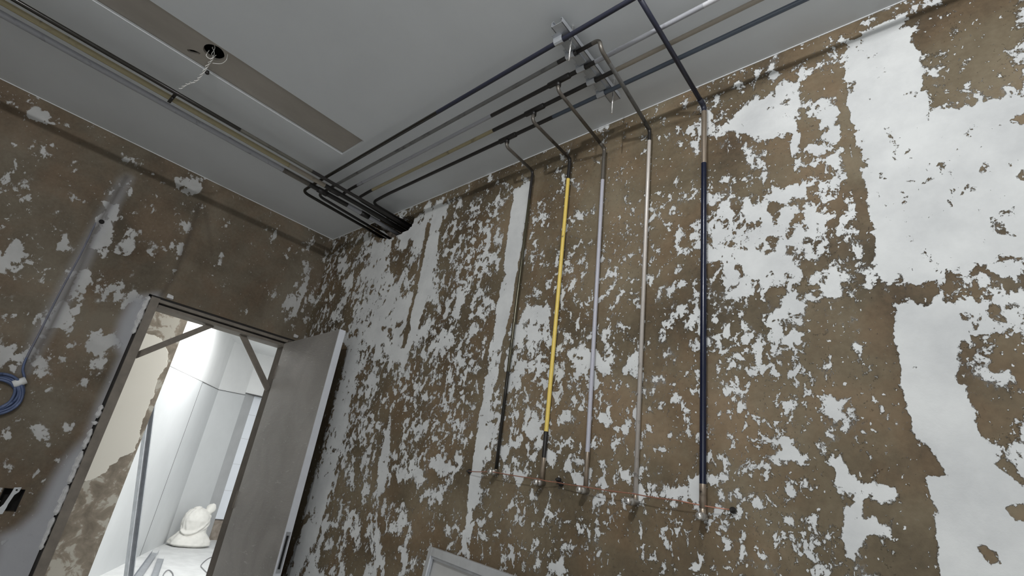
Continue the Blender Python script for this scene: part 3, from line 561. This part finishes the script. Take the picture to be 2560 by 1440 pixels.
# ------------------------------------------------------------------ gas lines
def valve(root, x, z, ln):
    v = bpy.data.objects.new('outlet_valve', None); C.objects.link(v); v.location = (x, 0, z); under(v, root); bpy.context.view_layer.update()
    def p(name, prof, material):
        bm = bmesh.new(); lathe(bm, prof, aim((0, 0, 0), (0, -1, 0)), 20); o = fin(name, bm, material); o.parent = v; return o
    p('body', [(-0.01, 0.0085), (ln * 0.35, 0.0085), (ln * 0.36, 0.0115), (ln * 0.72, 0.0115), (ln * 0.73, 0.009), (ln * 0.86, 0.009)], M_brass)
    p('cap', [(ln * 0.84, 0.0095), (ln * 0.86, 0.0108), (ln, 0.0108), (ln + 0.004, 0.0088), (ln + 0.006, 0.004)], M_chrome)
    return v
XZ = 2.90
def gas_line(label, run, run_mats, run_r, run_zones, branch, br_r, br_mats, br_zones, drop_mats, drop_r, drop_zones, tee, vz, vlen):
    root = thing('gas_pipe', label, 'pipe', branch[-1], 'gas lines dropping down the wall')
    bm = bmesh.new(); add_tube(bm, run, run_r, 14, run_zones); under(fin('ceiling_run', bm, run_mats), root)
    if tee:
        bm = bmesh.new(); x, y = tee
        add_tube(bm, [(x - 0.055, y, XZ), (x - 0.05, y, XZ), (x + 0.05, y, XZ), (x + 0.055, y, XZ)], lambda s: run_r + (0.0035 if 0.004 < s < 0.106 else 0.001), 16)
        add_tube(bm, [(x, y, XZ), (x, y, XZ - 0.03)], br_r + 0.003, 14)
        under(fin('tee_fitting', bm, P_sootb), root)
    wx, wy, wz = branch[-1]
    path = fillet(branch, 0.028)
    bm = bmesh.new(); add_tube(bm, path, br_r, 14, br_zones); under(fin('offset_branch', bm, br_mats), root)
    top = (wx, wy, wz); bot = drop_zones['bottom']
    bend = fillet([(branch[-1][0], wy - 0.04, wz + 0.004), (wx, wy, wz), (wx, wy, wz - 0.05), bot], 0.02)
    z = drop_zones['zones']
    bm = bmesh.new(); add_tube(bm, bend, drop_r, 16, z); under(fin('wall_drop', bm, drop_mats), root)
    valve(root, bot[0], vz, vlen)
    bm = bmesh.new(); add_tube(bm, fillet([(bot[0], bot[1], bot[2] + 0.004), (bot[0], bot[1], vz), (bot[0], 0.0, vz)], 0.012, 5), drop_r * 0.92, 14); under(fin('outlet_elbow', bm, P_rose), root)
    return root
# first drop (dark olive): continues as the slate blue run nearest the wall
gas_line('dark olive gas pipe, first drop from the door, slate blue where it runs on overhead',
         fillet([(0.90, 0.10, 2.885), (0.90, -0.238, 2.89), (1.05, -0.238, XZ), (5.6, -0.238, XZ)], 0.05), [P_sootb, P_slate], 0.0088, [(1.72, 0), (9, 1)],
         [(2.03, -0.238, XZ - 0.01), (2.03, -0.238, 2.852), (2.03, -0.034, 2.836)], 0.0075, [P_steel], None,
         [P_sootb, P_olive, P_dark], 0.0068, dict(bottom=(2.037, -0.015, 1.425), zones=[(0.20, 0), (1.05, 1), (9, 2)]), (2.03, -0.238), 1.412, 0.050)
gas_line('yellow gas pipe, second drop from the door, sooty black at both ends',
         fillet([(0.86, 0.10, 2.875), (0.86, -0.316, 2.89), (1.0, -0.316, XZ), (5.6, -0.316, XZ)], 0.04), [P_sootb, P_tan, P_sootb, P_tan2], 0.0088, [(0.56, 0), (1.55, 1), (2.20, 2), (9, 3)],
         [(2.258, -0.316, XZ - 0.01), (2.258, -0.322, 2.838), (2.258, -0.034, 2.822)], 0.0075, [P_steel], None,
         [P_sootb, P_yellow, P_sootb, P_rose], 0.0082, dict(bottom=(2.272, -0.015, 1.405), zones=[(0.145, 0), (1.28, 1), (1.375, 2), (9, 3)]), (2.258, -0.316), 1.392, 0.052)
gas_line('lavender grey gas pipe, middle one of the five drops down the wall',
         fillet([(0.80, 0.10, 2.87), (0.80, -0.394, 2.89), (0.92, -0.394, XZ), (5.6, -0.394, XZ)], 0.04), [P_sootb, P_grey, P_sootb, P_grey, P_white], 0.0088, [(0.66, 0), (1.75, 1), (2.30, 2), (2.72, 3), (9, 4)],
         [(2.448, -0.394, XZ - 0.01), (2.448, -0.394, 2.850), (2.446, -0.034, 2.806)], 0.0075, [P_steel], None,
         [P_steel, P_lav, P_rose], 0.0080, dict(bottom=(2.463, -0.015, 1.397), zones=[(0.20, 0), (1.33, 1), (9, 2)]), (2.448, -0.394), 1.383, 0.056)
gas_line('bare silvery copper gas pipe, fourth drop, turning down from an elbow beside the bracket',
         fillet([(0.655, 0.10, 2.86), (0.655, -0.471, 2.89), (0.80, -0.471, 2.895), (2.590, -0.4715, XZ)], [0.045, 0.02]), [P_sootb, P_greyd, P_sootb], 0.0085, [(0.75, 0), (2.40, 1), (9, 2)],
         [(2.582, -0.4715, XZ), (2.688, -0.4715, XZ), (2.692, -0.462, 2.858), (2.664, -0.034, 2.812)], 0.0078, [P_sootb, P_steel, P_greyd], [(0.075, 0), (0.20, 1), (9, 2)],
         [P_sootb, P_bright], 0.0076, dict(bottom=(2.652, -0.015, 1.390), zones=[(0.09, 0), (9, 1)]), None, 1.366, 0.064)
gas_line('navy blue gas pipe, thickest drop and farthest from the door, bare copper at its top',
         fillet([(0.605, 0.10, 2.865), (0.605, -0.549, 2.89), (0.75, -0.549, 2.895), (2.885, -0.549, 2.899), (2.888, -0.535, 2.894)], [0.05, 0.02, 0.02]), [P_dark, P_navy], 0.0092, [(1.9, 0), (9, 1)],
         [(2.886, -0.556, 2.897), (2.889, -0.394, 2.8745), (2.893, -0.034, 2.824)], 0.0088, [P_navy], None,
         [P_navy, P_rose, P_navyd, P_rose], 0.0100, dict(bottom=(2.872, -0.024, 1.372), zones=[(0.06, 0), (0.30, 1), (1.42, 2), (9, 3)]), None, 1.350, 0.052)

# the three pipes running along the ceiling into the hole
def ceiling_pipe(label, x0, x1, r, mats, zones, coll=None):
    root = thing('ceiling_pipe', label, 'pipe', (x0, -3.9, 2.86), 'pipes along the ceiling into the wall hole')
    bm = bmesh.new(); add_tube(bm, [(x0, -3.95, 2.862), (x0, -2.0, 2.862), (x1, -0.12, 2.858), (x1, 0.11, 2.850)], r, 16, zones); under(fin('tube', bm, mats), root)
    if coll:
        for y in coll:
            bm = bmesh.new(); add_tube(bm, [(x1, y - 0.03, 2.8585), (x1, y + 0.03, 2.8585)], r + 0.003, 16); under(fin('coupling', bm, P_sootb), root)
    return root
ceiling_pipe('slim glossy black pipe along the ceiling, nearest the raw board strip', 0.941, 0.921, 0.0098, [P_dark, P_dull, P_sootb], [(2.9, 0), (3.3, 1), (9, 2)])
ceiling_pipe('tan pipe along the ceiling between the black and grey pipes', 0.877, 0.853, 0.0132, [P_tan, P_tan2, P_sootb], [(3.20, 0), (3.42, 1), (9, 2)], [-0.46])
ceiling_pipe('grey pipe along the ceiling, nearest the door wall', 0.790, 0.780, 0.0142, [P_grey, P_steel, P_sootb, P_grey], [(3.20, 0), (3.36, 1), (3.62, 2), (9, 3)], [-0.50, -0.2])
cl = thing('pipe_clip', 'black clip tying the black and tan ceiling pipes together', 'clip', (0.91, -1.352, 2.862))
bm = bmesh.new(); add_box(bm, (0.845, -1.360, 2.846), (0.956, -1.345, 2.850)); under(fin('strap', bm, P_sootb, bevel=0.001), cl)
bm = bmesh.new(); lathe(bm, [(0, 0.005), (0.007, 0.006), (0.009, 0.004)], aim((0.905, -1.352, 2.847), (0, 0, -1)), 10); under(fin('clip_bolt', bm, P_sootb), cl)

# ------------------------------------------------------------------ hanger bracket under the five runs
hb = thing('hanger_bracket', 'galvanised strut bracket clamping the five ceiling runs, two bolt ends hanging from it', 'bracket', (2.576, -0.39, XZ + 0.02))
SA, SB = Vector((2.587, -0.605, XZ + 0.012)), Vector((2.568, -0.165, XZ + 0.012))
M, SL = bar_matrix(SA, SB)                                          # local x runs across the pipes (+y), local y points to -x, z up
bm = bmesh.new()
add_box(bm, (0, -0.027, 0), (SL, 0.020, 0.002), M); add_box(bm, (0, -0.027, 0), (SL, -0.025, 0.024), M); add_box(bm, (0, 0.018, 0), (SL, 0.020, 0.024), M)
add_box(bm, (0, -0.027, 0.022), (SL, -0.018, 0.024), M); add_box(bm, (0, 0.011, 0.022), (SL, 0.020, 0.024), M)
under(fin('strut_channel', bm, M_galv), hb)
ry = (-0.549, -0.4715, -0.394, -0.316, -0.238)
def sl(y): return (y - SA.y) / (SB.y - SA.y) * SL
for ya, yb in zip(ry[:-1], ry[1:]):
    bm = bmesh.new(); c = sl((ya + yb) / 2)
    add_box(bm, (c - 0.024, -0.010, -0.010), (c + 0.024, 0.024, -0.0005), M)
    pl = under(fin('strut_plate', bm, M_galvd, bevel=0.001), hb)
    bm = bmesh.new(); lathe(bm, [(0, 0.0045), (0.004, 0.0035)], aim(M @ Vector((c, 0.006, -0.010)), (0, 0, -1)), 12); rv = fin('rivet', bm, M_alu); rv.parent = pl; rv.matrix_parent_inverse = Matrix.Translation(-Vector(hb.location))
for y in ry:
    c = sl(y); bm = bmesh.new()
    pts = [(-0.026, -0.001), (-0.0125, -0.001), (-0.0125, -0.014), (-0.008, -0.0225), (0, -0.025), (0.008, -0.0225), (0.0125, -0.014), (0.0125, -0.001), (0.026, -0.001)]
    r0 = [bm.verts.new(M @ Vector((c + p, 0.004, q))) for p, q in pts]; r1 = [bm.verts.new(M @ Vector((c + p, 0.040, q))) for p, q in pts]
    for k in range(len(pts) - 1): bm.faces.new((r0[k], r0[k + 1], r1[k + 1], r1[k]))
    o = under(fin('saddle_clamp', bm, M_galv), hb); md = o.modifiers.new('thickness', 'SOLIDIFY'); md.thickness = 0.002; md.offset = 1
for x, y, zb in ((2.603, -0.529, 2.800), (2.596, -0.222, 2.790)):
    bm = bmesh.new(); add_tube(bm, [(x, y, CEIL + 0.004), (x, y, zb)], 0.0030, 10); r = under(fin('threaded_rod', bm, M_chrome), hb)
    for zz, rr, hh in ((XZ + 0.0045, 0.0075, 0.006), (XZ - 0.010, 0.0055, 0.012), (CEIL - 0.005, 0.0115, 0.004), (CEIL - 0.011, 0.0065, 0.006)):
        bm = bmesh.new(); lathe(bm, [(0, rr), (hh, rr)], Matrix.Translation((x, y, zz)), 6 if rr < 0.01 else 16); n_ = fin('nut' if rr < 0.01 else 'washer', bm, M_galvd); n_.parent = r; n_.matrix_parent_inverse = Matrix.Translation(-Vector(hb.location))

# ------------------------------------------------------------------ copper wire and its plugs
cw = thing('copper_wire', 'thin copper wire strung across the wall in front of the five valves', 'wire', (2.35, -0.02, 1.40))
pp = [(1.882, -0.016, 1.407), (2.037, -0.040, 1.4135), (2.272, -0.036, 1.404), (2.344, -0.020, 1.4005), (2.46, -0.036, 1.396), (2.655, -0.036, 1.390), (2.80, -0.040, 1.385), (2.946, -0.018, 1.377)]
cpts = []
for i in range(len(pp) - 1):
    a, b2 = Vector(pp[i]), Vector(pp[i + 1])
    for k in range(6):
        t = k / 6; cpts.append(a.lerp(b2, t) + Vector((0, 0, -0.002 * math.sin(math.pi * t))))
cpts.append(Vector(pp[-1]))
bm = bmesh.new(); add_tube(bm, cpts, 0.0017, 8); under(fin('strand', bm, M_copper), cw)
for x, z in ((1.880, 1.407), (2.340, 1.410), (2.352, 1.397), (2.950, 1.377)):
    bm = bmesh.new(); lathe(bm, [(-0.005, 0.009), (0.010, 0.0085), (0.013, 0.005), (0.022, 0.0035)], aim((x, 0, z), (0, -1, 0)), 12); under(fin('wall_plug', bm, P_sootb), cw)

# ------------------------------------------------------------------ wires out of the lamp hole
lw = thing('ceiling_wire', 'twisted white wire pair hanging out of the round hole in the ceiling board', 'wire', (1.2, -1.3, 2.97))
base = [Vector(p) for p in ((1.215, -1.33, 3.00), (1.170, -1.312, 2.975), (1.131, -1.311, 2.955), (1.085, -1.311, 2.925), (1.045, -1.315, 2.905), (1.00, -1.335, 2.893), (0.955, -1.347, 2.878))]
def cat(P, n=10):
    out = []
    for i in range(len(P) - 1):
        p0, p1, p2, p3 = P[max(0, i - 1)], P[i], P[i + 1], P[min(len(P) - 1, i + 2)]
        for k in range(n):
            t = k / n; out.append(0.5 * ((2 * p1) + (p2 - p0) * t + (2 * p0 - 5 * p1 + 4 * p2 - p3) * t * t + (3 * p1 - p0 - 3 * p2 + p3) * t ** 3))
    out.append(P[-1]); return out
cb = cat(base, 12)
for s in (0, math.pi):
    q = []
    for i, p in enumerate(cb):
        an = i * 0.55 + s; rr = 0.0045
        q.append(p + Vector((math.cos(an) * rr * 0.6, math.sin(an) * rr, math.sin(an + 1) * rr)))
    bm = bmesh.new(); add_tube(bm, q, 0.0016, 7); under(fin('strand', bm, M_wirew), lw)
bm = bmesh.new(); add_tube(bm, cat([Vector(p) for p in ((1.150, -1.30, 2.964), (1.185, -1.275, 2.962), (1.225, -1.268, 2.966), (1.245, -1.275, 2.985))], 6), 0.0015, 7); under(fin('loose_end', bm, M_wirew), lw)
bm = bmesh.new(); add_tube(bm, cat([Vector(p) for p in ((1.185, -1.335, 2.99), (1.172, -1.335, 2.966), (1.175, -1.315, 2.962), (1.19, -1.305, 2.985))], 6), 0.0015, 7); under(fin('loose_end', bm, M_wirew), lw)
bm = bmesh.new(); lathe(bm, [(0, 0.007), (0.012, 0.010), (0.016, 0.006)], aim((1.062, -1.292, 2.972), (0, 0, -1)), 10)
tag(fin('ceiling_hole_dark', bm, P_sootb), 'black stand-in for a small hole in the raw ceiling board below the lamp hole', 'hole stand-in')  # black lump added for the dark of a small hole

# ------------------------------------------------------------------ things on the door wall
cc = thing('cable_coil', 'coiled blue conduit with white tape hanging on the door wall', 'cable coil', (0.02, -1.37, 1.49))
for k in range(9):
    rr = 0.096 - 0.0095 * (k % 4); off = 0.008 + 0.010 * (k // 4) + 0.003 * (k % 2); pts = []
    for i in range(49):
        t = 2 * math.pi * i / 48
        pts.append((off + 0.005 * math.sin(2 * t + k), -1.384 + rr * math.cos(t + k) + 0.003 * math.sin(3 * t + k), 1.461 + rr * 1.0 * math.sin(t + k)))
    bm = bmesh.new(); add_tube(bm, pts, 0.0062, 10); under(fin('loop', bm, M_blue), cc)
up = cat([Vector(p) for p in ((0.014, -1.300, 1.500), (0.012, -1.312, 1.556), (0.010, -1.338, 1.62), (0.003, -1.338, 1.79), (0.001, -1.337, 2.01), (0.000, -1.331, 2.225), (-0.002, -1.333, 2.42), (-0.02, -1.325, 2.445))], 8)
bm = bmesh.new(); add_tube(bm, up, lambda s: 0.0062 - 0.0022 * min(1, s / 0.25), 10, [(0.16, 0), (9, 1)]); under(fin('tail', bm, [M_blue, M_dusty]), cc)
bm = bmesh.new(); add_tube(bm, [(0.020, -1.342, 1.517), (0.020, -1.304, 1.548)], 0.0185, 14); o = under(fin('tape_wrap', bm, M_tape), cc); o['label'] = 'white tape wrap'
bm = bmesh.new(); add_tube(bm, [(0.002, -1.312 + 0.011 * math.cos(t), 2.447 + 0.011 * math.sin(t)) for t in [2 * math.pi * k / 16 for k in range(17)]], 0.002, 6); lathe(bm, [(-0.01, 0.011), (0.001, 0.011)], aim((0, -1.312, 2.447), (1, 0, 0)), 16)
tag(fin('conduit_hole', bm, M_black), 'black round conduit hole high on the door wall above the blue coil', 'hole')
sb = thing('switch_box', 'black sunken switch box with a pale fixing strap on the door wall', 'switch box', (0, -1.155, 1.01))
bm = bmesh.new(); Y0, Y1, Z0, Z1 = -1.196, -1.114, 0.954, 1.064
add_box(bm, (-0.06, Y0, Z0), (-0.056, Y1, Z1)); add_box(bm, (-0.06, Y0, Z0), (-0.002, Y0 + 0.003, Z1)); add_box(bm, (-0.06, Y1 - 0.003, Z0), (-0.002, Y1, Z1)); add_box(bm, (-0.06, Y0, Z0), (-0.002, Y1, Z0 + 0.003)); add_box(bm, (-0.06, Y0, Z1 - 0.003), (-0.002, Y1, Z1))
under(fin('box', bm, M_black), sb)
bm = bmesh.new()
pr = [((-1.148, 1.066), 0.013), ((-1.150, 1.045), 0.013), ((-1.157, 1.03), 0.008), ((-1.164, 0.99), 0.008), ((-1.168, 0.975), 0.012), ((-1.172, 0.945), 0.012)]
vs_ = [(bm.verts.new((0.003, c[0] - h, c[1] - 0.002)), bm.verts.new((0.003, c[0] + h, c[1] + 0.002))) for c, h in pr]
for p, q in zip(vs_[:-1], vs_[1:]): bm.faces.new((p[0], p[1], q[1], q[0]))
o = under(fin('fixing_strap', bm, M_alu), sb); md = o.modifiers.new('thickness', 'SOLIDIFY'); md.thickness = 0.003
bm = bmesh.new(); lathe(bm, [(0, 0.004), (0.003, 0.004)], aim((0.003, -1.149, 1.054), (1, 0, 0)), 10); under(fin('screw', bm, M_black), sb)
bm = bmesh.new(); add_tube(bm, [(-0.03, -1.185, 1.0), (0.0, -1.19, 1.0), (0.004, -1.20, 0.992)], 0.0015, 6); under(fin('wire_end', bm, M_wirew), sb)
# two thin plaster keys (slivers) at the wall top
for k, p in enumerate((((0.003, -1.247, 2.915), (0.003, -1.244, 2.985 - 0.02)), ((0.003, -0.94, 2.86), (0.003, -0.90, 2.885)))):
    pass

# ------------------------------------------------------------------ wrapped panel leaning on the wall at the bottom of the view
wp = thing('wrapped_panel', 'pale aluminium framed panel leaning on the wall below the gas valves', 'panel', (2.0, -0.15, 0))
U = Vector((0.965, -0.262, 0)).normalized(); Dn = Vector((-0.026, -0.0965, -1.0)).normalized(); Nn = U.cross(Dn).normalized()
if Nn.y > 0: Nn = -Nn
P0 = Vector((1.763, -0.052, 1.107)); M = Matrix((U, -Dn, Nn)).transposed().to_4x4(); M.translation = P0
Wd, Ht = 0.92, 1.098
def pb(name, rects, material, bev=0.002):
    bm = bmesh.new()
    for lo, hi in rects: add_box(bm, lo, hi, M)
    return under(fin(name, bm, material, bevel=bev), wp)
fw = 0.030
pb('frame', [((0, -Ht, -0.03), (fw, 0, 0)), ((Wd - fw, -Ht, -0.03), (Wd, 0, 0)), ((fw, -fw, -0.03), (Wd - fw, 0, 0)), ((fw, -Ht, -0.03), (Wd - fw, -Ht + fw, 0))], M_alu)
pb('inner_lip', [((fw, -Ht + fw, -0.012), (fw + 0.010, -fw, -0.006)), ((Wd - fw - 0.010, -Ht + fw, -0.012), (Wd - fw, -fw, -0.006)), ((fw, -fw - 0.010, -0.012), (Wd - fw, -fw, -0.006))], M_galv, 0.001)
pb('sheet', [((fw, -Ht + fw, -0.024), (Wd - fw, -fw, -0.018))], simple('cloudy_panel_sheet', (0.50, 0.50, 0.49), 0.3, var=0.08, scale=6), 0)

# ------------------------------------------------------------------ corridor things
bag = thing('rubble_sack', 'tied white woven sack standing on the corridor floor against the wall', 'sack', (-6.01, 1.89, 0))
bag.scale = (0.93, 0.93, 0.93)
def sack_mesh():
    """slumped full base with a fatter bundle lolling on top of it, crossed by slanting folds"""
    bm = bmesh.new(); nu, nv = 72, 64; rows = []
    for j in range(nv + 1):
        t = j / nv; row = []; z = 0.60 * t
        prof = np.interp(t, [0, 0.015, 0.06, 0.16, 0.27, 0.36, 0.42, 0.52, 0.66, 0.80, 0.90, 0.96, 1.0], [0.0, 0.27, 0.322, 0.305, 0.250, 0.202, 0.192, 0.202, 0.210, 0.192, 0.150, 0.09, 0.0])
        for i in range(nu):
            a = 2 * math.pi * i / nu; d = Vector((math.cos(a), math.sin(a), 0))
            n1 = mnoise.noise(Vector((d.x * 1.6, d.y * 1.6, z * 4))); n2 = mnoise.noise(Vector((d.x * 3 + 5, d.y * 3, z * 8 - a * 0.6)))
            r = prof * (1 + 0.09 * n1) + 0.014 * (1 - 2 * abs(n2)) * min(1, prof * 8)
            s1 = z - (0.30 + 0.11 * math.sin(a - 0.9)); s2 = z - (0.37 + 0.20 * math.sin(a - 0.9))
            r += 0.010 * math.exp(-((s1 - 0.02) / 0.022) ** 2) - 0.012 * math.exp(-((s1 + 0.02) / 0.018) ** 2) - 0.034 * math.exp(-(s2 / 0.014) ** 2) + 0.020 * math.exp(-((s2 - 0.03) / 0.02) ** 2)
            r = max(0.0, r) if 0 < j < nv else 0
            row.append(bm.verts.new((d.x * r * 0.78 - 0.05 * t, d.y * r * 0.98 + 0.02 * t, z)))
        rows.append(row)
    for j in range(nv):
        for i in range(nu):
            f = bm.faces.new((rows[j][i], rows[j][(i + 1) % nu], rows[j + 1][(i + 1) % nu], rows[j + 1][i])); f.smooth = True
    bmesh.ops.remove_doubles(bm, verts=bm.verts, dist=0.0005)
    return bm
o = fin('body', sack_mesh(), M_sack); o.parent = bag
def ear(p, d, w, h):
    bm = bmesh.new(); d = Vector(d).normalized(); s = d.cross(Vector((0.86, -0.5, 0.0))).normalized(); n = d.cross(s); P = Vector(p); rows = []
    for t, ww, dd in ((0, 0.9, 0.05), (0.35, 0.7, 0.035), (0.6, 0.95, 0.03), (0.8, 0.8, 0.024), (1.0, 0.30, 0.012)):
        c = P + d * h * t
        rows.append([bm.verts.new(c + s * w * ww * math.cos(a) * 0.5 + n * (dd * math.sin(a) + 0.012 * math.cos(2 * a))) for a in [2 * math.pi * k / 14 for k in range(14)]])
    for r0, r1 in zip(rows[:-1], rows[1:]):
        for k in range(14):
            f = bm.faces.new((r0[k], r0[(k + 1) % 14], r1[(k + 1) % 14], r1[k])); f.smooth = True
    bm.faces.new(rows[0][::-1]); bm.faces.new(rows[-1])
    o = fin('tied_corner', bm, M_sack); o.parent = bag
ear((-0.03, 0.13, 0.48), (0.0, 0.50, 1), 0.17, 0.21); ear((-0.02, -0.02, 0.54), (0.0, -0.30, 1), 0.15, 0.075)

def channel(name, a, b, w, h, label, cat_, group=None, up=(0, 0, 1), lips=True):
    root = thing(name, label, cat_, a, group); M, l = bar_matrix(a, b, up)
    for o_ in (None,):
        bm = bmesh.new(); t = 0.0012
        add_box(bm, (0, -w / 2, 0), (l, w / 2, t), M); add_box(bm, (0, -w / 2, 0), (l, -w / 2 + t, h), M); add_box(bm, (0, w / 2 - t, 0), (l, w / 2, h), M)
        if lips: add_box(bm, (0, -w / 2, h - t), (l, -w / 2 + 0.007, h), M); add_box(bm, (0, w / 2 - 0.007, h - t), (l, w / 2, h), M)
        under(fin('profile', bm, M_galv), root)
    return root
channel('metal_stud', (-2.0, 0.108, 0.002), (-2.0, -0.42, 2.28), 0.055, 0.045, 'galvanised steel stud leaning upright behind the brown wall end in the corridor', 'metal stud', up=(1, 0.35, 0.0))
channel('metal_track', (-3.3, 0.50, 0.004), (-5.30, 1.245, 0.004), 0.075, 0.045, 'galvanised track lying on the corridor floor nearest the foot of the wall', 'metal track', 'metal tracks on the corridor floor', lips=False)
channel('metal_track', (-3.2, 0.64, 0.004), (-4.85, 1.19, 0.004), 0.07, 0.040, 'galvanised track lying on the corridor floor in front of the other one', 'metal track', 'metal tracks on the corridor floor', lips=False)
tag(tube('loose_cable', cat([Vector(p) for p in ((-3.3, 0.80, 0.006), (-3.72, 0.90, 0.006), (-3.98, 1.00, 0.012), (-4.02, 1.05, 0.014), (-3.9, 1.05, 0.006), (-3.6, 0.98, 0.006), (-3.3, 0.95, 0.006))], 8), 0.006, M_cable, n=8), 'short grey cable loop on the corridor floor beside the metal tracks', 'cable')
tag(tube('loose_cable', cat([Vector(p) for p in ((-5.9, 2.75, 0.006), (-5.62, 2.34, 0.006), (-5.52, 2.29, 0.006), (-5.58, 2.42, 0.006), (-5.3, 2.20, 0.006), (-5.0, 1.87, 0.006), (-4.45, 1.56, 0.006), (-4.15, 1.48, 0.006), (-3.75, 1.43, 0.006), (-3.2, 1.40, 0.006))], 8), 0.006, M_cable, n=8), 'long thin cable curling across the corridor floor beside the door jamb', 'cable')
